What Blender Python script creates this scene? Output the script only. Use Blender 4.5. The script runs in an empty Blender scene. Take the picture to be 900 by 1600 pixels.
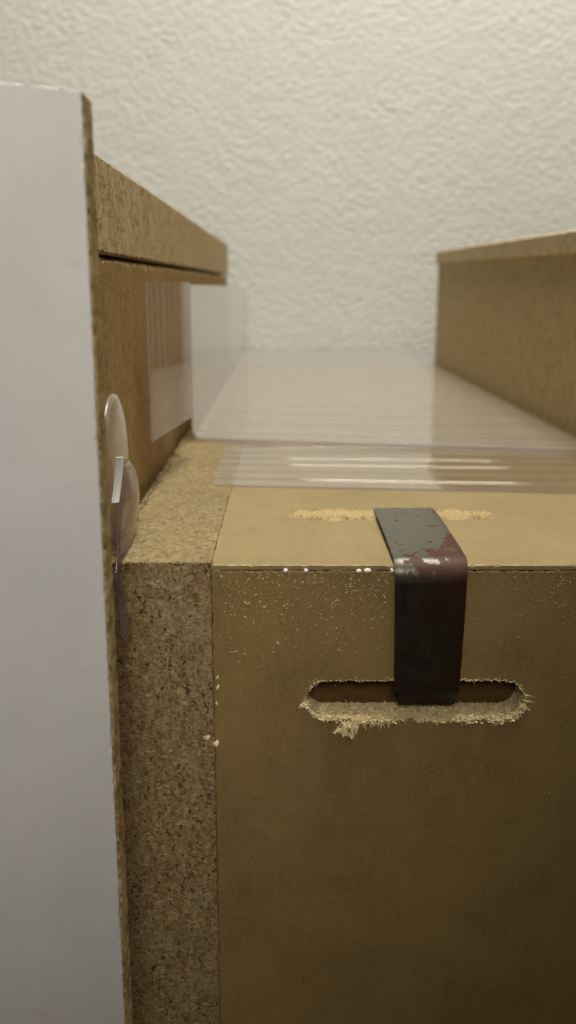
import bpy, bmesh, math, random
import numpy as np
from mathutils import Vector, noise

# ------------------------------------------------------------------ camera, light, exposure
sc = bpy.context.scene
MM = 0.001
H0 = 300.0                      # camera height reference above the bench, mm
def P(x, y, z): return Vector((x * MM, y * MM, (z + H0) * MM))

cam_d = bpy.data.cameras.new('camera')
cam = bpy.data.objects.new('camera', cam_d)
sc.collection.objects.link(cam)
sc.camera = cam
cam.location = P(0, 0, 0)
PITCH = math.atan(350 / 1400)
cam.rotation_euler = (math.pi / 2 - PITCH, 0, 0)
cam_d.sensor_fit = 'VERTICAL'
cam_d.sensor_height = 36
cam_d.lens = 36 * 1400 / 1600
cam_d.shift_x = 5 / 1600
cam_d.clip_start = 0.005
cam_d.clip_end = 30
cam_d.dof.use_dof = True
cam_d.dof.focus_distance = 0.258
cam_d.dof.aperture_fstop = 31.5 / 2.6

w = bpy.data.worlds.new('World'); sc.world = w; w.use_nodes = True
bg = w.node_tree.nodes['Background']
bg.inputs[0].default_value = (1.0, 0.93, 0.80, 1)
bg.inputs[1].default_value = 0.032

def area(name, loc, rot, sx, sy, power, col):
    d = bpy.data.lights.new(name, 'AREA'); d.shape = 'RECTANGLE'
    d.size = sx; d.size_y = sy; d.energy = power; d.color = col
    o = bpy.data.objects.new(name, d); sc.collection.objects.link(o)
    o.location = loc; o.rotation_euler = rot
    return o
area('ceiling_lamp', (0.17, 0.40, 1.70), (0, 0, 0), 0.46, 0.95, 31, (1.0, 0.92, 0.76))
area('front_fill', (-0.05, -0.10, 0.86), (math.radians(-18), 0, 0), 0.30, 0.22, 0.4, (1.0, 0.93, 0.80))  # added fill above and behind the camera to lift the front faces
sd = bpy.data.lights.new('fade_spot', 'SPOT')  # added spot with no known source, aimed so the front faces fade downward
sd.energy = 4.3; sd.color = (1.0, 0.92, 0.78); sd.spot_size = math.radians(70); sd.spot_blend = 1.0; sd.shadow_soft_size = 0.06
so = bpy.data.objects.new('fade_spot', sd); sc.collection.objects.link(so)
so.location = P(0, -150, 150)
so.rotation_euler = Vector((-130, 450, -190)).to_track_quat('-Z', 'Y').to_euler()

sc.render.engine = 'CYCLES'
sc.cycles.use_denoising = True
sc.cycles.max_bounces = 10
sc.cycles.transparent_max_bounces = 24
sc.cycles.caustics_reflective = False
sc.cycles.caustics_refractive = False
sc.cycles.sample_clamp_indirect = 4.0
vs = sc.view_settings
vs.view_transform = 'Standard'; vs.look = 'None'; vs.exposure = 0.0; vs.gamma = 1.0
vs.use_curve_mapping = False

rng = random.Random(7)
col = sc.collection

# ------------------------------------------------------------------ node helpers
class NT:
    def __init__(s, name):
        s.m = bpy.data.materials.new(name); s.m.use_nodes = True
        s.t = s.m.node_tree; s.t.nodes.clear()
        s.out = s.n('ShaderNodeOutputMaterial')
    def n(s, typ, ins=None, **kw):
        nd = s.t.nodes.new(typ)
        for k, v in kw.items(): setattr(nd, k, v)
        for k, v in (ins or {}).items(): s.set(nd.inputs[k], v)
        return nd
    def set(s, sock, v):
        if isinstance(v, bpy.types.NodeSocket): s.t.links.new(v, sock)
        else:
            if isinstance(v, tuple) and len(v) == 3 and sock.type == 'RGBA': v = (*v, 1)
            sock.default_value = v
    def math(s, op, a, b=0.0, c=0.0, clamp=False):
        nd = s.n('ShaderNodeMath', operation=op, use_clamp=clamp)
        s.set(nd.inputs[0], a); s.set(nd.inputs[1], b); s.set(nd.inputs[2], c)
        return nd.outputs[0]
    def vmath(s, op, a, b=(0, 0, 0)):
        nd = s.n('ShaderNodeVectorMath', operation=op)
        s.set(nd.inputs[0], a)
        if op == 'SCALE': s.set(nd.inputs['Scale'], b)
        else: s.set(nd.inputs[1], b)
        return nd.outputs['Value'] if op in ('DOT_PRODUCT', 'LENGTH') else nd.outputs['Vector']
    def mm(s, scale=(1, 1, 1), rot=(0, 0, 0)):
        tc = s.n('ShaderNodeTexCoord')
        mp = s.n('ShaderNodeMapping', {'Vector': tc.outputs['Object'], 'Rotation': rot,
                                       'Scale': tuple(1000 * a for a in scale)})
        return mp.outputs[0]
    def noise(s, v, scale, detail=2.0, rough=0.5, dist=0.0):
        nd = s.n('ShaderNodeTexNoise', {'Vector': v, 'Scale': scale, 'Detail': detail, 'Roughness': rough, 'Distortion': dist})
        return nd.outputs['Fac'], nd.outputs['Color']
    def voro(s, v, scale, feature='F1'):
        nd = s.n('ShaderNodeTexVoronoi', {'Vector': v, 'Scale': scale}, feature=feature)
        return nd.outputs['Distance'], nd.outputs['Color']
    def ramp(s, f, pts):
        nd = s.n('ShaderNodeValToRGB', {'Fac': f})
        e = nd.color_ramp.elements
        while len(e) < len(pts): e.new(0.5)
        for i, (p, c) in enumerate(pts):
            e[i].position = p; e[i].color = (*c, 1) if len(c) == 3 else c
        return nd.outputs['Color']
    def step(s, f, a, b):
        nd = s.n('ShaderNodeMapRange', {'Value': f, 'From Min': a, 'From Max': b})
        return nd.outputs[0]
    def mix(s, f, a, b, mode='MIX'):
        nd = s.n('ShaderNodeMix', data_type='RGBA', blend_type=mode)
        s.set(nd.inputs[0], f); s.set(nd.inputs[6], a); s.set(nd.inputs[7], b)
        return nd.outputs[2]
    def bump(s, h, strength, dist):
        return s.n('ShaderNodeBump', {'Height': h, 'Strength': strength, 'Distance': dist}).outputs[0]
    def pbr(s, **ins):
        nd = s.n('ShaderNodeBsdfPrincipled')
        for k, v in ins.items(): s.set(nd.inputs[k.replace('_', ' ')], v)
        s.t.links.new(nd.outputs[0], s.out.inputs[0])
        return nd
    def sep(s, v):
        nd = s.n('ShaderNodeSeparateXYZ', {0: v}); return nd.outputs

def mul(c, k): return tuple(a * k for a in c)

# ------------------------------------------------------------------ materials
def mat_chipboard(name, dark, mid, light, chip=0.42, pore=0.6, stretch=(1, 1, 0.45), contrast=1.0, porescale=1.0, fleck=0.25):
    g = NT(name)
    v0 = g.mm()
    _, wc = g.noise(v0, 0.35, 3, 0.6)
    wv = g.vmath('SCALE', g.vmath('SUBTRACT', wc, (0.5, 0.5, 0.5)), 2.6)
    v = g.vmath('ADD', v0, wv)
    def st(sx, rot): 
        return g.n('ShaderNodeMapping', {'Vector': v, 'Scale': sx, 'Rotation': rot}).outputs[0]
    _, c1 = g.voro(st(stretch, (0.3, 0.5, 0.2)), chip)
    _, c2 = g.voro(st((stretch[0], stretch[2], stretch[1]), (1.1, -0.4, 0.8)), chip * 1.9)
    _, c3 = g.voro(st((0.4, 1, 1), (-0.5, 0.6, 0.3)), chip * 3.2)
    a = g.sep(c1)[0]; b = g.sep(c2)[1]; c = g.sep(c3)[2]
    fine, _ = g.noise(v0, 1.6, 4, 0.7)
    f = g.math('ADD', g.math('MULTIPLY', a, 0.26), g.math('MULTIPLY', b, 0.34))
    f = g.math('ADD', f, g.math('MULTIPLY', c, 0.28))
    f = g.math('ADD', f, g.math('MULTIPLY', g.math('SUBTRACT', fine, 0.5), 0.55))
    big, _ = g.noise(v0, 0.06, 3, 0.6)
    f = g.math('ADD', f, g.math('MULTIPLY', g.math('SUBTRACT', big, 0.5), 0.30))
    f = g.math('ADD', g.math('MULTIPLY', g.math('SUBTRACT', f, 0.44), contrast), 0.44)
    colr = g.ramp(f, [(0.10, dark), (0.42, mid), (0.80, light), (0.95, mul(light, 1.25))])
    hue, _ = g.noise(v0, 0.11, 2)
    colr = g.mix(g.math('MULTIPLY', g.step(hue, 0.4, 0.7), 0.30), colr, g.mix(1.0, colr, (1.0, 0.80, 0.66), 'MULTIPLY'))
    fd, fc = g.voro(st((0.5, 1, 1), (0.7, 0.9, 0.4)), chip * 1.3)
    fs = g.sep(fc)
    fl = g.math('MULTIPLY', g.step(fs[0], 0.86, 0.90), g.math('SUBTRACT', 1.0, g.step(fd, 0.28, 0.42)))
    colr = g.mix(g.math('MULTIPLY', fl, fleck), colr, mul(light, 1.22))
    pn, _ = g.noise(st((1, 1, 0.55), (0.2, 0.4, 0)), 0.85 * porescale, 2.5, 0.62)
    pm, _ = g.noise(v0, 0.09, 2)
    thr = g.math('ADD', 0.665 - 0.05 * pore, g.math('MULTIPLY', g.math('SUBTRACT', 0.55, pm), 0.25))
    pits = g.math('MULTIPLY', g.math('SUBTRACT', pn, thr), 22, clamp=True)
    colr = g.mix(g.math('MULTIPLY', pits, 0.82), colr, mul(dark, 0.30))
    h = g.math('SUBTRACT', g.math('MULTIPLY', f, 0.5), pits)
    g.pbr(Base_Color=colr, Roughness=0.78, Specular_IOR_Level=0.25, Normal=g.bump(h, 0.8, 0.0005))
    return g.m

def mat_hardboard(name, base, var=0.16, speck=True):
    g = NT(name)
    v = g.mm()
    n1, _ = g.noise(v, 0.035, 4, 0.6)
    n2, _ = g.noise(v, 0.9, 4, 0.7)
    n3, _ = g.noise(g.mm((1, 0.25, 0.25)), 0.5, 3, 0.6)
    f = g.math('ADD', g.math('MULTIPLY', n1, 0.45), g.math('ADD', g.math('MULTIPLY', n2, 0.40), g.math('MULTIPLY', n3, 0.15)))
    c = g.ramp(f, [(0.28, mul(base, 1 - var * 1.6)), (0.5, base), (0.72, mul(base, 1 + var))])
    if speck:
        d, _ = g.voro(v, 0.11)
        sp = g.math('SUBTRACT', 1.0, g.step(d, 0.025, 0.045))
        c = g.mix(g.math('MULTIPLY', sp, 0.7), c, mul(base, 0.3))
        sc2, _ = g.noise(g.mm((0.06, 0.06, 1.6), (0, 0.25, 0)), 0.35, 3, 0.6)
        c = g.mix(g.math('MULTIPLY', g.step(sc2, 0.66, 0.74), 0.16), c, mul(base, 1.5))
        st, _ = g.noise(v, 0.05, 3, 0.7)
        c = g.mix(g.math('MULTIPLY', g.step(st, 0.60, 0.70), 0.22), c, mul(base, 0.55))
    g.pbr(Base_Color=c, Roughness=0.62, Specular_IOR_Level=0.35, Normal=g.bump(n2, 0.22, 0.0002))
    return g.m

def mat_fibre(name, base):
    g = NT(name)
    v = g.mm()
    n1, _ = g.noise(v, 0.7, 4, 0.7)
    n2, _ = g.noise(v, 3.0, 3, 0.7)
    f = g.math('ADD', g.math('MULTIPLY', n1, 0.6), g.math('MULTIPLY', n2, 0.4))
    c = g.ramp(f, [(0.30, mul(base, 0.62)), (0.5, base), (0.7, mul(base, 1.12))])
    g.pbr(Base_Color=c, Roughness=0.92, Specular_IOR_Level=0.1, Normal=g.bump(f, 0.8, 0.0005))
    return g.m

def mat_plastic(name, tint=(0.97, 0.962, 0.968), haze=0.10, rough=0.10, hazecol=(0.80, 0.76, 0.74), r0=0.045):
    """thin clear sheet: straight-through transparency, Schlick gloss and a little surface haze"""
    g = NT(name)
    geo = g.n('ShaderNodeNewGeometry')
    v = g.mm()
    sc_, _ = g.noise(g.mm((1, 0.1, 1)), 0.25, 3, 0.6)
    c = g.math('ABSOLUTE', g.vmath('DOT_PRODUCT', geo.outputs['Normal'], geo.outputs['Incoming']))
    om = g.math('SUBTRACT', 1.0, c, clamp=True)
    fr = g.math('ADD', r0, g.math('MULTIPLY', g.math('POWER', om, 5.0), 0.95 - r0))
    tr = g.n('ShaderNodeBsdfTransparent', {'Color': tint})
    gl = g.n('ShaderNodeBsdfGlossy', {'Color': (1, 1, 1), 'Roughness': rough})
    df = g.n('ShaderNodeBsdfDiffuse', {'Color': hazecol})
    tl = g.n('ShaderNodeBsdfTranslucent', {'Color': hazecol})
    dd = g.n('ShaderNodeMixShader', {0: 0.5}); g.t.links.new(df.outputs[0], dd.inputs[1]); g.t.links.new(tl.outputs[0], dd.inputs[2])
    dust, _ = g.noise(v, 0.08, 4, 0.6)
    hz = g.math('MULTIPLY', haze, g.math('ADD', 0.5, dust))
    m1 = g.n('ShaderNodeMixShader', {0: hz}); g.t.links.new(tr.outputs[0], m1.inputs[1]); g.t.links.new(dd.outputs[0], m1.inputs[2])
    m2 = g.n('ShaderNodeMixShader', {0: fr}); g.t.links.new(m1.outputs[0], m2.inputs[1]); g.t.links.new(gl.outputs[0], m2.inputs[2])
    g.t.links.new(m2.outputs[0], g.out.inputs[0])
    return g.m

def mat_wall():
    g = NT('textured_plaster')
    v = g.mm()
    n, _ = g.noise(v, 0.02, 3); f, _ = g.noise(v, 0.5, 4, 0.65)
    c = g.ramp(n, [(0.3, (0.86, 0.865, 0.85)), (0.7, (0.895, 0.90, 0.885))])
    g.pbr(Base_Color=c, Roughness=0.6, Specular_IOR_Level=0.3, Normal=g.bump(f, 0.25, 0.0015))
    return g.m

def mat_white():
    g = NT('white_melamine')
    v = g.mm()
    n, _ = g.noise(v, 0.03, 4, 0.6); f, _ = g.noise(v, 1.2, 3, 0.6)
    c = g.ramp(n, [(0.3, (0.525, 0.535, 0.55)), (0.7, (0.575, 0.58, 0.59))])
    sm, _ = g.noise(g.mm((0.35, 1, 1.0), (0, 0.3, 0)), 0.16, 3, 0.7)
    c = g.mix(g.math('MULTIPLY', g.step(sm, 0.62, 0.78), 0.45), c, (0.40, 0.36, 0.31))
    sm2, _ = g.noise(g.mm((1, 1, 0.5)), 0.045, 4, 0.65)
    c = g.mix(g.math('MULTIPLY', g.step(sm2, 0.45, 0.72), 0.22), c, (0.46, 0.44, 0.42))
    g.pbr(Base_Color=c, Roughness=0.5, Specular_IOR_Level=0.35, Normal=g.bump(f, 0.12, 0.0002))
    return g.m

def mat_steel():
    """dark rolled steel with red-brown rust: heavy round the bend and the right-hand side; hanging face painted darker for the dim room it mirrors"""
    g = NT('rusty_steel')
    tc = g.n('ShaderNodeTexCoord').outputs['Object']
    v = g.vmath('SCALE', tc, 1000.0)
    xyz = g.sep(v)                       # local mm: x across (-10..10), y depth (0 front), z height
    n1, _ = g.noise(v, 0.16, 5, 0.62)
    n2, _ = g.noise(v, 0.9, 4, 0.7)
    x = xyz[0]; y = xyz[1]; z = xyz[2]
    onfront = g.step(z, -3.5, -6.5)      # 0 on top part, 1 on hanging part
    nearbend = g.math('MULTIPLY', g.step(y, 24, 6), g.step(x, -11, 3))
    right = g.step(x, 1, 10)
    m = g.math('ADD', n1, g.math('MULTIPLY', g.math('SUBTRACT', n2, 0.5), 0.22))
    m = g.math('ADD', m, g.math('ADD', g.math('MULTIPLY', nearbend, 0.20), g.math('MULTIPLY', right, 0.09)))
    m = g.math('ADD', m, g.math('MULTIPLY', onfront, -0.01))
    rust = g.math('MULTIPLY', g.math('SUBTRACT', m, 0.625), 28, clamp=True)
    nv, _ = g.noise(g.vmath('MULTIPLY', v, (1.0, 1.0, 0.16)), 0.22, 4, 0.6)
    rustf = g.step(g.math('ADD', nv, g.math('MULTIPLY', right, 0.26)), 0.40, 0.72)        # softer stain on the hanging face
    rmask = g.math('ADD', g.math('MULTIPLY', rust, g.math('SUBTRACT', 1.0, onfront)), g.math('MULTIPLY', rustf, onfront), clamp=True)
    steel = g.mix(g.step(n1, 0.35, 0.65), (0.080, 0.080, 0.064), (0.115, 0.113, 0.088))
    dimmed_steel = g.mix(g.step(n1, 0.4, 0.6), (0.011, 0.011, 0.008), (0.020, 0.022, 0.016))  # hanging face: dark room reflection put into the steel colour
    steel = g.mix(onfront, steel, dimmed_steel)
    scr, _ = g.noise(g.mm((3.0, 0.15, 0.15)), 0.4, 4, 0.7)
    steel = g.mix(g.math('MULTIPLY', g.step(scr, 0.56, 0.68), 0.35), steel, (0.05, 0.05, 0.043))
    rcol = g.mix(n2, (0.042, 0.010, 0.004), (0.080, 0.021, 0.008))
    rcol = g.mix(onfront, rcol, g.mix(n2, (0.016, 0.0052, 0.0022), (0.036, 0.0110, 0.0045)))  # rust there darkened too, for the same painted-in reflection
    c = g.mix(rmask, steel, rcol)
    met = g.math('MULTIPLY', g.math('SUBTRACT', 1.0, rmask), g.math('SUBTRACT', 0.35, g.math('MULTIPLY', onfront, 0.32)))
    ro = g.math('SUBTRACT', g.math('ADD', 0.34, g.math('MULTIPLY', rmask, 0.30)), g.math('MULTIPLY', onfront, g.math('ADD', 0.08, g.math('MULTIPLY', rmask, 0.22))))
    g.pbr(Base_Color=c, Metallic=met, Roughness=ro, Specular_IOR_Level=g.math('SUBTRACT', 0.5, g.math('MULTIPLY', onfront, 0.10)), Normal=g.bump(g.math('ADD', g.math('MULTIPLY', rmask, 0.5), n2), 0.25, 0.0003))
    return g.m

def mat_simple(name, c, rough=0.5, metal=0.0, spec=0.5, sss=0.0):
    g = NT(name)
    v = g.mm(); n, _ = g.noise(v, 0.8, 3, 0.6)
    cc = g.ramp(n, [(0.3, mul(c, 0.88)), (0.7, mul(c, 1.06))])
    g.pbr(Base_Color=cc, Roughness=rough, Metallic=metal, Specular_IOR_Level=spec)
    return g.m

M = {}
M['wall'] = mat_wall()
M['white'] = mat_white()
M['chip_front'] = mat_chipboard('chipboard_end', (0.12, 0.079, 0.032), (0.27, 0.198, 0.098), (0.43, 0.345, 0.205), chip=0.68, pore=1.0, contrast=0.9, fleck=0.75)
M['chip_top'] = mat_chipboard('chipboard_sawn_top', (0.11, 0.08, 0.036), (0.235, 0.185, 0.098), (0.34, 0.285, 0.165), chip=0.6, pore=0.2, contrast=0.75)
M['chip_rail'] = mat_chipboard('chipboard_rail', (0.17, 0.11, 0.045), (0.56, 0.44, 0.235), (0.70, 0.58, 0.36), chip=0.42, pore=0.35, contrast=0.85, porescale=0.62, fleck=0.4)
M['chip_side'] = mat_chipboard('chipboard_face', (0.20, 0.115, 0.035), (0.34, 0.215, 0.075), (0.44, 0.31, 0.14), chip=0.45, pore=-0.6, contrast=0.75)
M['chip_right'] = mat_chipboard('chipboard_fine', (0.40, 0.31, 0.15), (0.62, 0.51, 0.28), (0.72, 0.61, 0.36), chip=0.20, pore=-0.3, contrast=0.6, porescale=0.4)
M['chip_cap'] = mat_chipboard('chipboard_cap', (0.42, 0.33, 0.17), (0.78, 0.67, 0.42), (0.84, 0.74, 0.50), chip=0.22, pore=0.1, contrast=0.5, porescale=0.3)
M['core'] = mat_chipboard('chipboard_core', (0.14, 0.085, 0.03), (0.34, 0.24, 0.10), (0.50, 0.38, 0.20), chip=0.25, pore=0.2)
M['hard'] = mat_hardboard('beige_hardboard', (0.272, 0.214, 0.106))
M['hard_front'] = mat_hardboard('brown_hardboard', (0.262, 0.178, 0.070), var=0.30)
M['fibre'] = mat_fibre('torn_fibre', (0.84, 0.71, 0.43))
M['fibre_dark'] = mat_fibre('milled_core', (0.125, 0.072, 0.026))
M['fibre_top'] = mat_fibre('flattened_fibre', (0.44, 0.35, 0.19))
M['plastic'] = mat_plastic('clear_ribbed_plastic', haze=0.04, rough=0.045)
M['plastic_edge'] = mat_plastic('plastic_cut_edge', tint=(0.80, 0.74, 0.84), haze=0.55, rough=0.2, hazecol=(0.62, 0.55, 0.64))
M['plastic_tray'] = mat_plastic('scuffed_ribbed_plastic', haze=0.21, rough=0.10, hazecol=(0.84, 0.82, 0.77))
M['film'] = mat_plastic('frosted_film', tint=(0.95, 0.94, 0.95), haze=0.30, rough=0.24, hazecol=(0.78, 0.77, 0.74))
M['film2'] = mat_plastic('smoky_film', tint=(0.72, 0.67, 0.72), haze=0.09, rough=0.08, hazecol=(0.50, 0.46, 0.50))
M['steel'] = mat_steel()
M['zinc'] = mat_simple('bright_zinc', (0.88, 0.89, 0.92), 0.32, 0.35)
M['glue'] = mat_simple('white_glue', (0.82, 0.80, 0.76), 0.35)
M['bench'] = mat_hardboard('bench_board', (0.08, 0.06, 0.04), speck=False)

# ------------------------------------------------------------------ mesh helpers
WL = {}
def link(name, verts, faces, mats, parent=None, loc=(0, 0, 0), fmat=None, smooth=False):
    """verts in scene mm; loc in scene mm is the object's origin"""
    me = bpy.data.meshes.new(name)
    L = Vector(loc)
    me.from_pydata([tuple((Vector(q) - L) * MM) for q in verts], [], faces)
    for m in (mats if isinstance(mats, (list, tuple)) else [mats]): me.materials.append(m)
    if fmat is not None: me.polygons.foreach_set('material_index', fmat)
    if smooth: me.polygons.foreach_set('use_smooth', [True] * len(me.polygons))
    bm = bmesh.new(); bm.from_mesh(me)
    bmesh.ops.recalc_face_normals(bm, faces=bm.faces)
    bm.to_mesh(me); bm.free(); me.update()
    o = bpy.data.objects.new(name, me); col.objects.link(o)
    wl = P(*loc)
    WL[o.name] = wl
    if parent is not None:
        o.parent = parent; o.location = wl - WL[parent.name]
    else: o.location = wl
    return o

def thing(name, loc, label, cat, group=None):
    o = bpy.data.objects.new(name, None); col.objects.link(o)
    o.empty_display_size = 0.01
    o.location = P(*loc); WL[o.name] = P(*loc); tag(o, label, cat, group); return o
def tag(o, label, cat=None, group=None, kind=None):
    o['label'] = label
    if cat: o['category'] = cat
    if group: o['group'] = group
    if kind: o['kind'] = kind
    return o

def slab(name, lo, hi, mats, step=2.0, wd=0.5, jit=0.35, seed=1, parent=None, loc=None, shear=None):
    """board with a crumbly, uneven arris: planar faces, jittered outlines, chamfer strips (material 1)"""
    r = random.Random(seed)
    V = []; F = []; FM = []
    def add(q): V.append(tuple(q)); return len(V) - 1
    side = {}; corner = {}
    n = [max(2, min(400, int((hi[a] - lo[a]) / step))) for a in range(3)]
    for a in range(3):
        b, c = [k for k in range(3) if k != a]
        for s in (0, 1):
            pa = (lo, hi)[s][a]
            def pt(vb, vc):
                q = [0, 0, 0]; q[a] = pa; q[b] = vb; q[c] = vc; return add(q)
            for t in (0, 1):
                for u in (0, 1):
                    vb = lo[b] + wd if t == 0 else hi[b] - wd
                    vc = lo[c] + wd if u == 0 else hi[c] - wd
                    corner[(a, s, b, t, c, u)] = corner[(a, s, c, u, b, t)] = pt(vb, vc)
            for (e, o2) in ((b, c), (c, b)):
                for t in (0, 1):
                    lst = [corner[(a, s, e, t, o2, 0)]]
                    drift = 0.0
                    for i in range(1, n[o2]):
                        x = lo[o2] + wd + (hi[o2] - lo[o2] - 2 * wd) * (i + r.uniform(-.3, .3)) / n[o2]
                        drift = drift * 0.6 + r.uniform(-1, 1) * jit * 0.6
                        j = abs(drift) + (r.random() ** 6) * jit * 2.2
                        ve = lo[e] + wd + j if t == 0 else hi[e] - wd - j
                        if e == b: lst.append(pt(ve, x))
                        else: lst.append(pt(x, ve))
                    lst.append(corner[(a, s, e, t, o2, 1)])
                    side[(a, s, e, t)] = lst
            loop = side[(a, s, b, 0)][:-1] + side[(a, s, c, 1)][:-1] + side[(a, s, b, 1)][::-1][:-1] + side[(a, s, c, 0)][::-1][:-1]
            F.append(loop); FM.append(0)
    for a in range(3):
        for b in range(a + 1, 3):
            for s in (0, 1):
                for t in (0, 1):
                    A = side[(a, s, b, t)]; B = side[(b, t, a, s)]
                    for i in range(len(A) - 1):
                        F.append((A[i], A[i + 1], B[i + 1], B[i])); FM.append(1)
    for s in (0, 1):
        for t in (0, 1):
            for u in (0, 1):
                F.append((corner[(0, s, 1, t, 2, u)], corner[(1, t, 0, s, 2, u)], corner[(2, u, 0, s, 1, t)])); FM.append(1)
    if shear: V = [shear(q) for q in V]
    if loc is None: loc = ((lo[0] + hi[0]) / 2, (lo[1] + hi[1]) / 2, lo[2])
    return link(name, V, F, mats, parent, loc, FM)

class Bag:
    """collects strands and crumbs into one mesh"""
    def __init__(s): s.V = []; s.F = []
    def strand(s, p, d, length, rad, r, segs=4, curl=0.7, grav=0.0, floor=None):
        p = Vector(p); d = Vector(d).normalized()
        rings = []
        for i in range(segs + 1):
            t = i / segs
            rr = rad * (1 - 0.75 * t) * r.uniform(0.7, 1.3)
            a = d.orthogonal().normalized(); b = d.cross(a)
            base = len(s.V)
            for k in range(3):
                an = k * 2.0944 + r.random()
                s.V.append(tuple(p + a * math.cos(an) * rr + b * math.sin(an) * rr))
            rings.append(base)
            d = (d + Vector((r.uniform(-1, 1), r.uniform(-1, 1), r.uniform(-1, 1))) * curl * 0.5 + Vector((0, 0, -grav))).normalized()
            p = p + d * (length / segs)
            if floor: p = floor(p, rr)
        for a, b in zip(rings, rings[1:]):
            for k in range(3):
                s.F.append((a + k, a + (k + 1) % 3, b + (k + 1) % 3, b + k))
        s.F.append((rings[0], rings[0] + 1, rings[0] + 2)); s.F.append((rings[-1] + 2, rings[-1] + 1, rings[-1]))
    def crumb(s, p, rad, r, sq=(1, 1, 1)):
        base = len(s.V)
        for dv in ((1, 0, 0), (-1, 0, 0), (0, 1, 0), (0, -1, 0), (0, 0, 1), (0, 0, -1)):
            k = rad * r.uniform(0.55, 1.25)
            s.V.append((p[0] + dv[0] * k * sq[0] + r.uniform(-.25, .25) * rad, p[1] + dv[1] * k * sq[1], p[2] + dv[2] * k * sq[2] + r.uniform(-.25, .25) * rad))
        for t in ((0, 2, 4), (2, 1, 4), (1, 3, 4), (3, 0, 4), (2, 0, 5), (1, 2, 5), (3, 1, 5), (0, 3, 5)):
            s.F.append(tuple(base + q for q in t))
    def build(s, name, mat, parent=None, loc=(0, 0, 0)):
        return link(name, s.V, s.F, mat, parent, loc)

# ------------------------------------------------------------------ setting: bench and textured wall
def build_wall():
    nx, nz, d = 640, 450, 1.6
    rs = np.random.RandomState(11)
    w0 = rs.randn(nz, nx)
    fx = np.fft.fftfreq(nx, d)[None, :]; fz = np.fft.fftfreq(nz, d)[:, None]
    def band(lx, lz, width, seed):
        q = np.sqrt((fx * lx) ** 2 + (fz * lz) ** 2)
        k = np.exp(-((q - 1) / width) ** 2)
        a = np.real(np.fft.ifft2(np.fft.fft2(np.random.RandomState(seed).randn(nz, nx)) * k))
        return a / a.std()
    h = 0.70 * band(13, 8.5, 0.55, 1) + 0.48 * band(7.5, 6.0, 0.5, 2) + 0.30 * band(34, 26, 0.6, 3)
    amp = 0.95 + 0.12 * np.clip(band(120, 90, 0.6, 4), -1.5, 1.5)
    h = np.tanh(h * 0.8) * 0.38 * amp
    xs = (np.arange(nx) - nx / 2) * d + 20; zs = -H0 + np.arange(nz) * d
    V = [(float(xs[i]), 1110.0 - float(h[j, i]), float(zs[j])) for j in range(nz) for i in range(nx)]
    F = [(j * nx + i, j * nx + i + 1, (j + 1) * nx + i + 1, (j + 1) * nx + i) for j in range(nz - 1) for i in range(nx - 1)]
    x0, x1, z0, z1 = float(xs[0]), float(xs[-1]), float(zs[0]), float(zs[-1])
    b = len(V)
    V += [(x0, 1150, z0), (x1, 1150, z0), (x1, 1150, z1), (x0, 1150, z1)]
    F.append((b, b + 1, b + 2, b + 3))
    o = link('wall', V, F, M['wall'], loc=(20, 1110, -H0), smooth=True)
    o['kind'] = 'structure'; o['label'] = 'off-white wall with coarse bumpy plaster texture'
build_wall()
o = slab('bench', (-600, -250, -H0 - 30), (700, 1160, -H0), [M['bench'], M['bench']], step=60, wd=2, jit=0.1)
o['kind'] = 'structure'; o['label'] = 'dark bench top under the boards'

# ------------------------------------------------------------------ white panel in the foreground
wp = thing('white_panel', (-95, 192, -H0), 'white coated panel with raw chipboard edge, closest to the viewer at left', 'panel')
def lean(q): return (q[0] + (q[2] - 37) * 0.004, q[1], q[2] - (q[0] + 38.6) * 0.10 * (1 if q[2] > 0 else 0))
slab('panel_core', (-170, 186.0, -H0), (-38.6, 194.3, 36.6), [M['core'], M['core']], 1.3, 0.45, 0.45, 21, wp, shear=lean)
slab('white_face', (-170, 185.0, -H0), (-38.9, 185.95, 36.5), [M['white'], M['white']], 1.6, 0.12, 0.26, 22, wp, shear=lean)

# ------------------------------------------------------------------ left side: side board, rail, ledge board
side = slab('side_board', (-75, 215, -H0), (-51.5, 888, 9.1), [M['chip_side'], M['core']], 1.3, 0.8, 0.9, 31,
            shear=lambda q: (q[0] - max(0.0, q[2] + 75) * 0.047, q[1], q[2] + (max(0.0, (q[1] - 280) * 0.004) if q[2] > 0 else 0.0)))
tag(side, 'golden brown chipboard side board below the left rail', 'board')
rail = slab('chipboard_rail', (-95, 222, 10.2), (-55, 900, 38.0), [M['chip_rail'], M['core']], 1.6, 0.5, 0.35, 32,
            shear=lambda q: (q[0], q[1], q[2] + (q[1] - 280) * 0.004))
tag(rail, 'thick chipboard rail with dark pores, high on the left', 'rail')
ledge = slab('chipboard_upright', (-51.2, 241.2, -H0), (-20.75, 905, -74.9), [M['chip_front'], M['chip_top'], M['chip_top']], 1.1, 0.16, 0.28, 33)
for p_ in ledge.data.polygons:
    if p_.normal.z > 0.9: p_.material_index = 2
tag(ledge, 'speckled chipboard board with sawn end, left of the brown hardboard box', 'board')
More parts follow.
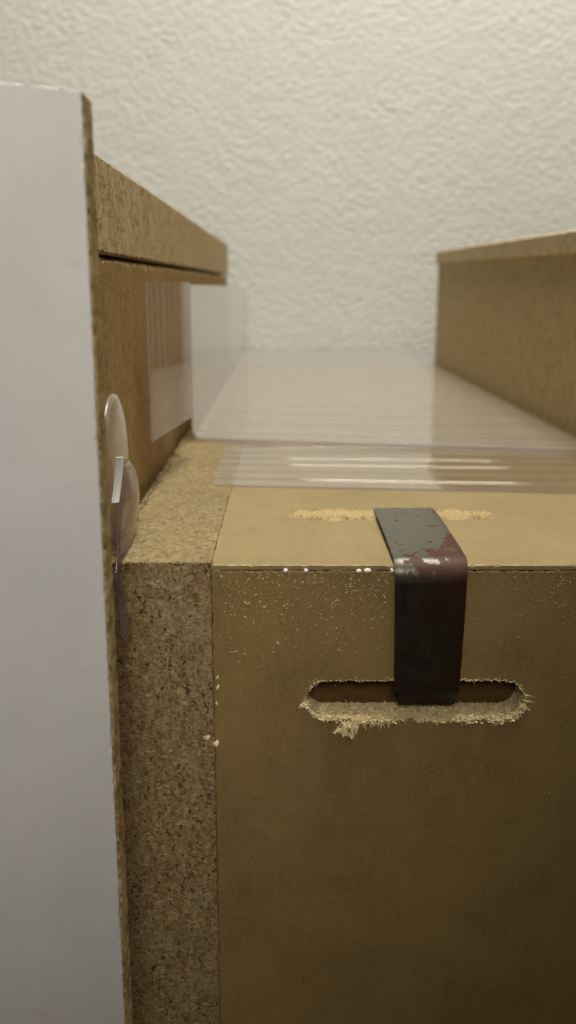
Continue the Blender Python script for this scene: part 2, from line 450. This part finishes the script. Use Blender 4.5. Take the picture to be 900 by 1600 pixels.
# wavy squeeze-out crumbs where the ledge meets the side board
b = Bag(); r = random.Random(5)
for i in range(620):
    y = 245 + 240 * r.random() ** 1.3
    t = max(0.05, 0.45 + 0.9 * noise.noise((y * 0.085, 0, 0)))
    b.crumb((-51.3 + r.random() * 3.0 * t, y, -74.8 + r.random() * 0.5), r.uniform(0.35, 0.95), r, (1, 1.4, 0.7))
o = b.build('edge_crumbs', M['chip_top'], ledge, (-51, 241, -74)); o['kind'] = 'stuff'
b = Bag()
for i in range(110):
    z = -75 - 170 * r.random() ** 1.2
    b.crumb((-20.8 + r.uniform(-0.5, 0.25), 241.0 + r.uniform(-0.25, 0.1), z), r.uniform(0.10, 0.34), r, (0.7, 0.6, 1.4))
for i in range(170):
    x = -51 + 31 * r.random()
    b.crumb((x, 241.3 + r.uniform(-0.3, 0.5), -75.0 + r.uniform(-0.25, 0.12)), r.uniform(0.12, 0.36), r, (1.5, 1, 0.6))
o = b.build('edge_splinters', M['chip_top'], ledge, (-21, 241, -75)); o['kind'] = 'stuff'

# ------------------------------------------------------------------ right side: wall board and rail
rb = slab('side_board', (149.5, 330, -H0), (172, 905, 24), [M['chip_right'], M['chip_right']], 2.2, 0.6, 0.5, 41,
          shear=lambda q: (q[0], q[1], q[2] + (q[1] - 905) * 0.013 * (1 if q[2] > 0 else 0)))
tag(rb, 'tan chipboard side board standing at the right', 'board')
rr_ = slab('chipboard_rail', (147.0, 330, 23.2), (185, 906, 34.6), [M['chip_cap'], M['chip_cap']], 2.2, 0.5, 0.35, 42,
           shear=lambda q: (q[0], q[1], q[2] + (q[1] - 905) * 0.014))
tag(rr_, 'thin tan chipboard rail capping the right-hand board', 'rail')

# ------------------------------------------------------------------ brown hardboard box
X0, X1 = -20.72, 215.0
box = thing('hardboard_box', (90, 241, -H0), 'brown hardboard box with a fuzzy milled slot, under the steel strap', 'box')
top = slab('top_board', (X0, 241.0, -77.2), (X1, 900, -75.6), [M['hard'], M['fibre_top']], 1.0, 0.16, 0.22, 51, box)

def front_board():
    r = random.Random(52)
    y0, y1 = 241.0, 262.0
    zt, zb = -77.24, -H0
    sx0, sx1, sz0, sz1 = 6.0, 70.0, -122.9, -110.8
    V = []; F = []; FM = []
    bm = bmesh.new()
    outer = []
    n = 240
    for i in range(n + 1):
        outer.append((X0 + (X1 - X0) * i / n, y0, zt - abs(r.gauss(0, 0.13)) - (r.random() ** 9) * 0.6))
    for i in range(1, 150): outer.append((X1, y0, zt + (zb - zt) * i / 150))
    for i in range(41): outer.append((X1 + (X0 - X1) * i / 40, y0, zb))
    for i in range(1, 200): outer.append((X0 + abs(r.gauss(0, 0.12)), y0, zb + (zt - zb) * i / 200))
    rad = (sz1 - sz0) / 2; cz = (sz0 + sz1) / 2
    def stadium(inset, jit, lift=0.0, m=150):
        pts = []
        ri = rad - inset
        L = sx1 - sx0 - 2 * rad; per = 2 * L + 2 * math.pi * ri
        for i in range(m):
            s = per * i / m
            if s < L: q = (sx0 + rad + s, cz - ri); nn = (0, -1)
            elif s < L + math.pi * ri:
                a = -math.pi / 2 + (s - L) / ri; nn = (math.cos(a), math.sin(a)); q = (sx1 - rad + nn[0] * ri, cz + nn[1] * ri)
            elif s < 2 * L + math.pi * ri: q = (sx1 - rad - (s - L - math.pi * ri), cz + ri); nn = (0, 1)
            else:
                a = math.pi / 2 + (s - 2 * L - math.pi * ri) / ri; nn = (math.cos(a), math.sin(a)); q = (sx0 + rad + nn[0] * ri, cz + nn[1] * ri)
            j = r.uniform(-jit, jit)
            dn = max(0.0, -nn[1])
            pts.append((q[0] + nn[0] * j, q[1] + nn[1] * j + lift * dn))
        return pts
    holes = stadium(0, 0.22)
    ov = [bm.verts.new(q) for q in outer]
    hv = [bm.verts.new((q[0], y0, q[1])) for q in holes]
    es = [bm.edges.new((ov[i], ov[(i + 1) % len(ov)])) for i in range(len(ov))]
    es += [bm.edges.new((hv[i], hv[(i + 1) % len(hv)])) for i in range(len(hv))]
    bmesh.ops.triangle_fill(bm, use_beauty=True, edges=es)
    bm.verts.index_update()
    V = [tuple(v.co) for v in bm.verts]
    for f in bm.faces: F.append([v.index for v in f.verts])
    oi = [v.index for v in ov]; bm.free()
    b = len(V)
    V += [(q[0], y1, q[2]) for q in outer]
    for i in range(len(outer)):
        k = (i + 1) % len(outer); F.append((oi[i], oi[k], b + k, b + i))
    F.append([b + i for i in range(len(outer))])
    fb = link('front_board', V, F, [M['hard_front']], box, (90, 241, -H0))
    # slot lining: pale chamfered lip, then dark milled core and back
    loops = [stadium(0, 0.22)]
    V = []; F = []; FM = []
    def ring(pts, y, dz=0.0, wob=0.0):
        base = len(V)
        for q in pts: V.append((q[0] + r.uniform(-wob, wob), y + r.uniform(-wob, wob), q[1] + r.uniform(-wob, wob)))
        return base
    m = 150
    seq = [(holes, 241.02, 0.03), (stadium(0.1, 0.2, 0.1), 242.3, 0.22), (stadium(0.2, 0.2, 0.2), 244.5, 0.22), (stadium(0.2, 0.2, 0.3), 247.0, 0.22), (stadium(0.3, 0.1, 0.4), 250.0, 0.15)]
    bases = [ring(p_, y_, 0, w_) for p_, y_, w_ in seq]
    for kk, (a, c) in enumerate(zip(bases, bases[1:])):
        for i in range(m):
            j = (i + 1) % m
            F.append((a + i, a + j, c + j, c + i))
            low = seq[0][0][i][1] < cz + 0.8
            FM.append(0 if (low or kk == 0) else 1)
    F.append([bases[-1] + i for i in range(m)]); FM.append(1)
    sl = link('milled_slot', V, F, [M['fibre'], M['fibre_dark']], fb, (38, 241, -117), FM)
    return fb, holes
fb, hole = front_board()

# torn fibres round the slot
b = Bag(); r = random.Random(53)
def noin(p, rr):                       # keep fibres outside the board face
    if p.y > 240.9 - rr: p.y = 240.9 - rr * r.uniform(0.2, 1.0)
    return p
cz = -116.8
for i in range(len(hole)):
    x, z = hole[i]
    low = z < cz - 1
    end = x < 11 or x > 65
    dens = 14 if low else (7 if end else 5)
    env = 0.25 + 1.6 * max(0.0, 0.35 + noise.noise((x * 0.20, z * 0.3, 3.1)))
    if low: dens = int(dens * min(1.3, env)) + 3
    if low:
        for k in range(3):
            b.crumb((x + r.uniform(-.5, .5), 240.9 + r.uniform(-1.7, 1.2), z + r.uniform(-0.8, 0.4)), r.uniform(0.15, 0.60) * (0.6 + 0.5 * env), r, (1.5, 1, 0.8))
    elif r.random() < 0.5:
        b.crumb((x + r.uniform(-.5, .5), 240.8, z + r.uniform(-0.1, 0.5)), r.uniform(0.08, 0.32) * env, r, (1.8, 0.6, 0.8))
    for k in range(dens):
        px = x + r.uniform(-0.5, 0.5)
        if low:
            L = r.uniform(0.4, 1.9) * env * (1.7 if r.random() < 0.06 else 1)
            b.strand((px, 241 + r.uniform(-0.9, 1.5), z + r.uniform(-0.2, 0.7)), (r.uniform(-1, 1), -0.75, r.uniform(-0.7, 0.5)), L, r.uniform(0.07, 0.24), r, 5, 1.5, 0.1, noin)
        else:
            L = r.uniform(0.2, 0.9) * env * (2.2 if r.random() < 0.07 else 1)
            b.strand((px, 241 - 0.05, z), (r.uniform(-1, 1) + (1.2 if x > 65 else 0), -0.25, r.uniform(-0.1, 1.0)), L, r.uniform(0.04, 0.15), r, 4, 1.3, 0.0, noin)
for i in range(750):                   # loose fibres on the slot floor
    x = r.uniform(9, 67); y = r.uniform(241.0, 249.5)
    b.strand((x, y, -122.6 + 0.05 * (y - 241)), (r.uniform(-1, 1), r.uniform(-0.6, 0.3), r.uniform(0.1, 0.7)), r.uniform(0.5, 1.8), r.uniform(0.08, 0.26), r, 4, 1.4, 0.1)
for i in range(260):
    b.crumb((r.uniform(8, 68), r.uniform(241, 249.5), -122.4 + r.random() * 0.4), r.uniform(0.2, 0.7), r, (1.6, 1.1, 0.7))
# larger hanging tufts
def tuft(x, z, n, L, dirx, spread, rad):
    for i in range(n):
        b.strand((x + r.gauss(0, spread), 240.6 + r.uniform(-0.4, 0.2), z + r.uniform(-0.6, 0.4)), (dirx + r.uniform(-0.7, 0.7), -0.25, -1), L * r.uniform(0.4, 1.1), rad * r.uniform(0.5, 1.3), r, 6, 0.8, 0.12, noin)
tuft(20, -123.5, 40, 4.6, -0.5, 1.3, 0.30)
tuft(17, -126, 26, 2.4, -0.4, 0.9, 0.42)
tuft(19.5, -127.2, 16, 1.6, 0.0, 0.5, 0.45)
tuft(27, -123.2, 24, 3.0, -0.8, 1.0, 0.22)
tuft(29.5, -123, 14, 2.4, 0.4, 0.8, 0.20)
tuft(5.8, -117.6, 22, 1.6, -0.6, 0.4, 0.22)
tuft(44, -123, 12, 1.8, 0.6, 0.8, 0.2)
tuft(67.5, -121, 20, 2.2, 1.6, 0.7, 0.2)
for i in range(5): b.strand((70, 240.8, -116 + r.uniform(-1.5, 1)), (1, -0.2, r.uniform(-0.6, 0.6)), r.uniform(1.5, 4.0), 0.12, r, 6, 0.5, 0, noin)
for i in range(4): b.strand((68, 240.8, -112.5), (0.7, -0.2, -0.7), r.uniform(2, 5.0), 0.12, r, 6, 0.35, 0, noin)
o = b.build('torn_fibres', M['fibre'], fb, (38, 241, -123)); o['kind'] = 'stuff'

# raised fibre plug of the slot in the top board
def plug():
    r = random.Random(54)
    nx, ny = 190, 40
    V = []; F = []; idx = {}
    for i in range(nx + 1):
        for j in range(ny + 1):
            u = i / nx; v = j / ny
            x = 0.5 + 71.5 * u; y = 289.5 + 17.5 * v
            e1 = min(u, 1 - u) * 71.5; dv = abs(v - 0.5) * 2
            dv = min(1.0, dv * (1.0 + 0.45 * noise.noise((x * 0.16, 4.0, 1.5)) + (0.9 * max(0, 1 - e1 / 14) ** 1.5)))
            edge = (1 - dv ** 2) * min(1, (e1 / 5) ** 0.6 if e1 > 0 else 0)
            h = 1.5 * edge + 0.75 * noise.fractal((x * 0.30, y * 0.45, 2), 0.7, 2.1, 4) * min(1, edge * 3) - 0.42 - 0.3 * noise.noise((x * 0.5, y * 0.5, 9))
            V.append((x, y, -75.6 + h * 0.75)); idx[(i, j)] = len(V) - 1
    for i in range(nx):
        for j in range(ny): F.append((idx[(i, j)], idx[(i + 1, j)], idx[(i + 1, j + 1)], idx[(i, j + 1)]))
    o = link('fibre_plug', V, F, M['fibre_top'], top, (36, 298, -76))
    b = Bag()
    for k in range(650):
        x = r.uniform(2, 70); y = 298 + r.choice((-1, 1)) * (5.0 * min(1, 0.35 + min(x, 72 - x) / 16) + r.gauss(0, 1.6))
        b.strand((x, y, -75.5 + r.random() * 0.5), (r.uniform(-1, 1), r.uniform(-1, 1) * 0.8, r.uniform(0, 0.5)), r.uniform(0.5, 2.2), r.uniform(0.06, 0.17), r, 4, 0.9, 0.08, lambda p, q: Vector((p.x, p.y, max(p.z, -75.5))))
    o2 = b.build('plug_fibres', M['fibre_top'], top, (36, 298, -76)); o2['kind'] = 'stuff'
plug()

# torn paper edge along the box arris
b = Bag(); r = random.Random(55)
for i in range(430):
    x = r.uniform(X0, X0 + 130)
    b.crumb((x, 240.95 + r.uniform(-0.15, 0.15), -77.75 + r.uniform(-0.25, 0.3)), r.uniform(0.07, 0.24), r, (2.0, 0.7, 0.6))
for i in range(60):
    x = r.uniform(X0, X0 + 130)
    b.strand((x, 240.9, -77.4), (r.choice((-1, 1)), -0.2, r.uniform(-.3, .3)), r.uniform(0.8, 2.6), 0.07, r, 4, 0.4)
o = b.build('frayed_edge', M['fibre_top'], box, (40, 241, -77.5)); o['kind'] = 'stuff'

# white glue beads on the arris
def bead(x, z, rx, rz, seed):
    r = random.Random(seed); V = []; F = []
    na, nb = 12, 8
    for i in range(nb + 1):
        th = math.pi * i / nb
        for k in range(na):
            ph = 2 * math.pi * k / na
            kx = 1 + 0.38 * noise.noise((math.cos(ph) * 1.3, th * 1.1, seed * 3.7))
            V.append((x + rx * kx * math.sin(th) * math.cos(ph), 240.6 + 0.75 * rz * math.sin(th) * math.sin(ph), z + rz * math.cos(th) * kx))
    for i in range(nb):
        for k in range(na): F.append((i * na + k, i * na + (k + 1) % na, (i + 1) * na + (k + 1) % na, (i + 1) * na + k))
    return link('glue_bead', V, F, M['glue'], box, (x, 240.8, z), smooth=True)
for i, (px, rx, rz, dz) in enumerate([(446, .75, .75, 0), (478, .75, .7, 0), (560, .85, .75, -.1), (573.5, 1.25, .85, 0), (612, .6, .75, 0)]):
    bead((px - 445) * 0.1806, -77.2 + dz, rx * 0.92, rz * 0.88, 60 + i)

# ------------------------------------------------------------------ steel strap
st = thing('steel_strap', (41, 241, -H0), 'dark steel strap with rust patches, hooked over the box edge', 'strap')
def strap():
    org = (41.0, 239.0, -74.0)
    prof = [(302.6, -79.5), (302.6, -76.4), (302.0, -75.0), (300.5, -74.2), (296, -73.95)]
    for k in range(1, 12): prof.append((296 - 48 * k / 11, -73.95 + 0.35 * math.sin(math.pi * k / 11)))
    R = 4.6; cy, cz2 = 243.6, -78.7
    for k in range(0, 13):
        a = math.pi / 2 + (math.pi / 2) * k / 12
        prof.append((cy + R * math.cos(a), cz2 + R * math.sin(a)))
    for k in range(1, 12):
        t = k / 11; prof.append((239.0 - 0.55 * math.sin(math.pi * t), -78.7 - 34.0 * t))
    prof += [(239.4, -113.5)]
    th = 1.1; nw = 16; hw = 10.3
    V = []; F = []
    n = len(prof)
    def nrm(i):
        a = prof[max(0, i - 1)]; c = prof[min(n - 1, i + 1)]
        d = Vector((c[0] - a[0], c[1] - a[1])).normalized()
        return Vector((-d.y, d.x)) * -1
    rows = []
    for i in range(n):
        nn = nrm(i); top_, bot = [], []
        hw2 = hw * (1 - 0.006 * max(0, i - n * 0.6))
        for j in range(nw + 1):
            u = -1 + 2 * j / nw
            e = max(0, abs(u) - 0.965) / 0.035
            x = org[0] + hw2 * u + 0.05 * noise.noise((i * 0.6, u * 3, 1)) + (0.0 if abs(u) < 1 else 0.10 * noise.noise((i * 0.9, u, 5)))
            o_ = th / 2 - e * 0.28 + 0.05 * noise.noise((u * 3, i * 0.35, 7))
            top_.append((x, prof[i][0] + nn.x * o_, prof[i][1] + nn.y * o_))
            bot.append((x, prof[i][0] - nn.x * (th / 2 - e * 0.2), prof[i][1] - nn.y * (th / 2 - e * 0.2)))
        rows.append((len(V), len(V) + nw + 1)); V += top_ + bot
    for i in range(n - 1):
        a, a2 = rows[i]; c, c2 = rows[i + 1]
        for j in range(nw):
            F.append((a + j, a + j + 1, c + j + 1, c + j)); F.append((a2 + j, c2 + j, c2 + j + 1, a2 + j + 1))
        F.append((a, c, c2, a2)); F.append((a + nw, a2 + nw, c2 + nw, c + nw))
    for rw in (rows[0], rows[-1]):
        for j in range(nw): F.append((rw[0] + j, rw[1] + j, rw[1] + j + 1, rw[0] + j + 1))
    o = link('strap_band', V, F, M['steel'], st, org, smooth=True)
    me = o.data
    for e in me.edges: pass
    me.set_sharp_from_angle(angle=math.radians(40)) if hasattr(me, 'set_sharp_from_angle') else None
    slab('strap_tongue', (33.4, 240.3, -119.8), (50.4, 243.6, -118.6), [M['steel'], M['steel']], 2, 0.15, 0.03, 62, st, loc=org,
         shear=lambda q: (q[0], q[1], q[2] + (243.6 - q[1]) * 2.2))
strap()

# ------------------------------------------------------------------ sawdust on the front face
b = Bag(); r = random.Random(70)
def on_front(px, py): return ((px - 445) * 0.1806 * (1 + (py - 890) * 0.00022), 0, -77 - (py - 890) * 0.197)
for i in range(620):
    px = 345 + (270) * r.random(); py = 895 + abs(r.gauss(0, 62))
    if r.random() < 0.25: px = r.gauss(520, 45)
    if py > 1085 or px > 608: continue
    x, _, z = on_front(px, py)
    b.crumb((x, 240.85, z), r.uniform(0.05, 0.19) * (1.7 if r.random() < 0.10 else 1), r, (1, 0.8, 1))
    if r.random() < 0.06: b.strand((x, 240.8, z), (r.uniform(-1, 1), -0.1, r.uniform(-1, 1)), r.uniform(0.6, 1.6), 0.09, r, 5, 1.2, 0, noin)
for i in range(110):
    px = 735 + 165 * r.random(); py = 900 + abs(r.gauss(0, 60))
    if i < 45: px = r.gauss(882, 16); py = 900 + abs(r.gauss(0, 18))
    x, _, z = on_front(px, py); b.crumb((x, 240.85, z), r.uniform(0.07, 0.18), r)
for i in range(26):
    px = r.uniform(340, 890); py = r.uniform(1000, 1590)
    x, _, z = on_front(px, py); b.crumb((x, 240.85, z), r.uniform(0.05, 0.16), r)
o = b.build('sawdust', M['fibre'], None, (20, 240.8, -90)); tag(o, 'fine pale sawdust clinging to the front of the brown hardboard box', 'sawdust', kind='stuff')
# shavings caught on the seam between chipboard and hardboard
def shaving(px, py, L, wdt, ang, seed):
    r = random.Random(seed); x, _, z = on_front(px, py)
    V = []; F = []
    n = 5
    for i in range(n + 1):
        t = i / n - 0.5
        dx = math.cos(ang) * t * L; dz = math.sin(ang) * t * L
        ww = wdt * (1 - 1.6 * t * t) * r.uniform(0.7, 1.2)
        y = 240.55 - 0.5 * (1 - 4 * t * t) * wdt
        for (s, yo) in ((-1, 0), (1, 0), (1, 0.22), (-1, 0.22)):
            V.append((x + dx - math.sin(ang) * s * ww / 2, y + yo, z + dz + math.cos(ang) * s * ww / 2))
    for i in range(n):
        for k in range(4): F.append((i * 4 + k, i * 4 + (k + 1) % 4, i * 4 + 4 + (k + 1) % 4, i * 4 + 4 + k))
    F.append((0, 1, 2, 3)); F.append((n * 4 + 3, n * 4 + 2, n * 4 + 1, n * 4))
    return link('wood_shaving', V, F, M['fibre'], None, (x, 240.6, z))
for i, (a, lab) in enumerate([((338, 1163, 2.3, 1.5, 0.9), 'largest pale wood shaving stuck on the chipboard seam, lowest of the shavings'),
                              ((324, 1152, 2.2, 1.3, 0.3), 'pale wood shaving on the chipboard just left of the seam, beside the largest shaving'),
                              ((341, 1072, 1.8, 0.6, 1.3), 'slim curled wood shaving on the seam, level with the slot, middle one of three'),
                              ((340, 1098, 1.3, 0.5, -1.2), 'slim curled wood shaving on the seam, lowest of the three level with the slot'),
                              ((340, 1056, 1.2, 0.5, 0.9), 'slim curled wood shaving on the seam, topmost of the three level with the slot')]):
    tag(shaving(*a, 80 + i), lab, 'shaving', 'wood shavings on the seam')

# ------------------------------------------------------------------ clear ribbed plastic
def ribbed(name, path, f0, f1, period, amp, th, rowstep, label, skew=0.0, loc=(0, 0, 0), off=0.0, sag=0.0, mat='plastic', ribw=0.22, wave=0.12, ribend=1e9, sidef=0.14):
    """sheet swept along depth; path = (x, z) cross-section; ribs run across the sweep"""
    n = len(path)
    nr = []
    for i in range(n):
        a = path[max(0, i - 1)]; c = path[min(n - 1, i + 1)]
        d = Vector((c[0] - a[0], c[1] - a[1])).normalized(); nr.append(Vector((-d.y, d.x)))
    m = int((f1 - f0) / rowstep)
    V = []; F = []; FM = []
    for j in range(m + 1):
        t = (f1 - f0) * j / m
        ph = ((t + off) / period) % 1.0
        q = abs(ph - 0.5) * 2
        hgt = amp * (0.55 + 0.45 * abs(math.sin(7.3 * int((t + off) / period) + 1.1))) * math.sqrt(max(0.0, 1 - (q / ribw) ** 2))
        if t > ribend: hgt = 0.0
        for side_ in (1, -1):
            for i in range(n):
                x, z = path[i]
                ww = wave * noise.noise((x * 0.03, t * 0.02, z * 0.03)) * (1 + sag)
                k = (hgt * (sidef if (i < 16 and n > 30) else 1.0) + ww) + side_ * th / 2
                sk = skew * (1 - t / (f1 - f0))
                V.append((x + nr[i].x * k, f0 + t + sk * (x - path[0][0]), z + nr[i].y * k))
    def I(j, s, i): return (j * 2 + s) * n + i
    for j in range(m):
        for i in range(n - 1):
            F.append((I(j, 0, i), I(j, 0, i + 1), I(j + 1, 0, i + 1), I(j + 1, 0, i))); FM.append(0)
            F.append((I(j, 1, i), I(j + 1, 1, i), I(j + 1, 1, i + 1), I(j, 1, i + 1))); FM.append(0)
        for i in (0, n - 1):
            F.append((I(j, 0, i), I(j, 1, i), I(j + 1, 1, i), I(j + 1, 0, i))); FM.append(1)
    for j in (0, m):
        for i in range(n - 1):
            F.append((I(j, 0, i), I(j, 1, i), I(j, 1, i + 1), I(j, 0, i + 1))); FM.append(1)
    o = link(name, V, F, [M[mat], M['plastic_edge']], None, loc, FM, smooth=True)
    o.data.set_sharp_from_angle(angle=math.radians(50))
    tag(o, label, 'plastic sheet', 'ribbed clear plastic')
    return o
# tray: left wall, rounded corner, floor
path = [(-46.5, 1.6 - 70 * k / 14) for k in range(15)]
Rr = 5.0
for k in range(1, 9):
    a = math.pi + (math.pi / 2) * k / 8
    path.append((-46.5 + Rr + Rr * math.cos(a), -68.4 + Rr * math.sin(a)))
for k in range(1, 31): path.append((-41.5 + 187.5 * k / 30, -73.4 - 0.0 * k))
ribbed('ribbed_plastic_tray', path, 446, 1104, 13.0, 0.50, 0.9, 0.6, 'clear ribbed plastic tray with upturned left wall, reaching back to the white wall', skew=-0.20, loc=(50, 446, -73), mat='plastic_tray')
ribbed('ribbed_plastic_sheet', [(-28.8 + 165 * k / 24, -74.9) for k in range(25)], 343, 462, 14.5, 0.50, 0.7, 0.25,
       'flat clear ribbed plastic sheet lying on the box in front of the tray', skew=-0.10, loc=(40, 343, -75), off=9.0, ribw=0.13)
def upright():
    path = [(-49.6, 2.4 - 58 * k / 20) for k in range(21)]
    o = ribbed('ribbed_plastic_sheet', path, 331, 400, 9.0, 0.14, 0.7, 0.3, 'upright clear ribbed plastic strip against the left chipboard side board', loc=(-49.6, 331, -56), ribw=0.12, wave=0.02, ribend=46)
    o.rotation_euler = (0, 0, -math.radians(7.0))
upright()

# ------------------------------------------------------------------ plastic disc clip on the side board
cl = thing('plastic_clip', (-49, 270, -H0), 'clear plastic oval clip with bright metal plate, beside the white panel edge', 'clip')
def disc():
    V = []; F = []; n = 40
    cyc, czc, ry, rz = 262.0, -52.0, 18.0, 22.0
    rings = [(1.0, -50.9), (1.0, -49.9), (0.93, -49.3), (0.6, -48.7), (0.0, -48.4)]
    for s, x in rings[:-1]:
        for k in range(n):
            a = 2 * math.pi * k / n
            V.append((x, cyc + ry * s * math.cos(a), czc + rz * s * math.sin(a)))
    V.append((rings[-1][1], cyc, czc)); cidx = len(V) - 1
    for q in range(3):
        for k in range(n): F.append((q * n + k, q * n + (k + 1) % n, (q + 1) * n + (k + 1) % n, (q + 1) * n + k))
    for k in range(n): F.append((3 * n + k, 3 * n + (k + 1) % n, cidx))
    V2 = []
    link('frosted_disc', V, F, M['film'], cl, (-50, 273, -57), smooth=True)
    # bent smoky film: bulges off the disc then hangs in front of the ledge
    V = []; F = []; nu, nv = 26, 10
    for i in range(nu + 1):
        t = i / nu
        z = -51.0 - 42 * t
        bul = math.sin(min(1, t / 0.62) * math.pi)
        if t < 0.56:
            f_hi = 262 + 26 * math.sin(math.pi * min(1.0, 0.08 + t / 0.62)) ** 0.75
        else:
            f_hi = max(239.2, 258 - (t - 0.56) * 330)
        f_lo = f_hi - (6 + 18 * bul if t < 0.6 else 6)
        f_lo = min(f_lo, 256 - 30 * t)
        if z < -74: f_hi = min(f_hi, 240.2)
        f_lo = min(f_lo, f_hi - 3)
        for (s, dx) in ((0, 0.0), (1, 0.5)):
            for j in range(nv + 1):
                u = j / nv
                V.append((-48.6 + 1.4 * math.sin(u * math.pi) * (0.4 + bul) + dx + 4.6 * t * t, f_lo + (f_hi - f_lo) * u, z))
    W = nv + 1
    def I(i, s, j): return (i * 2 + s) * W + j
    for i in range(nu):
        for j in range(nv):
            F.append((I(i, 0, j), I(i, 0, j + 1), I(i + 1, 0, j + 1), I(i + 1, 0, j)))
            F.append((I(i, 1, j), I(i + 1, 1, j), I(i + 1, 1, j + 1), I(i, 1, j + 1)))
        for j in (0, nv): F.append((I(i, 0, j), I(i, 1, j), I(i + 1, 1, j), I(i + 1, 0, j)))
    for i in (0, nu):
        for j in range(nv): F.append((I(i, 0, j), I(i, 1, j), I(i, 1, j + 1), I(i, 0, j + 1)))
    link('bent_film', V, F, M['film2'], cl, (-47, 262, -70), smooth=True)
    # bright bent metal plate
    V = []; F = []; n = 12
    for i in range(n + 1):
        t = i / n
        z = -46.6 - 12.6 * t
        x = -47.4 + 0.5 * math.cos(t * 2.0) - 0.6 * t; y = 251.0 - 2.2 * t ** 1.6
        for (dx, dy) in ((-1.0, -1.4), (1.0, -0.9), (1.0, 0.3), (-1.0, -0.2)):
            V.append((x + dx, y + dy, z))
    for i in range(n):
        for k in range(4): F.append((i * 4 + k, i * 4 + (k + 1) % 4, i * 4 + 4 + (k + 1) % 4, i * 4 + 4 + k))
    F.append((0, 1, 2, 3)); F.append((n * 4 + 3, n * 4 + 2, n * 4 + 1, n * 4))
    o = link('metal_plate', V, F, M['zinc'], cl, (-47, 262, -62))
    o['label'] = 'short bright bent metal plate'
disc()
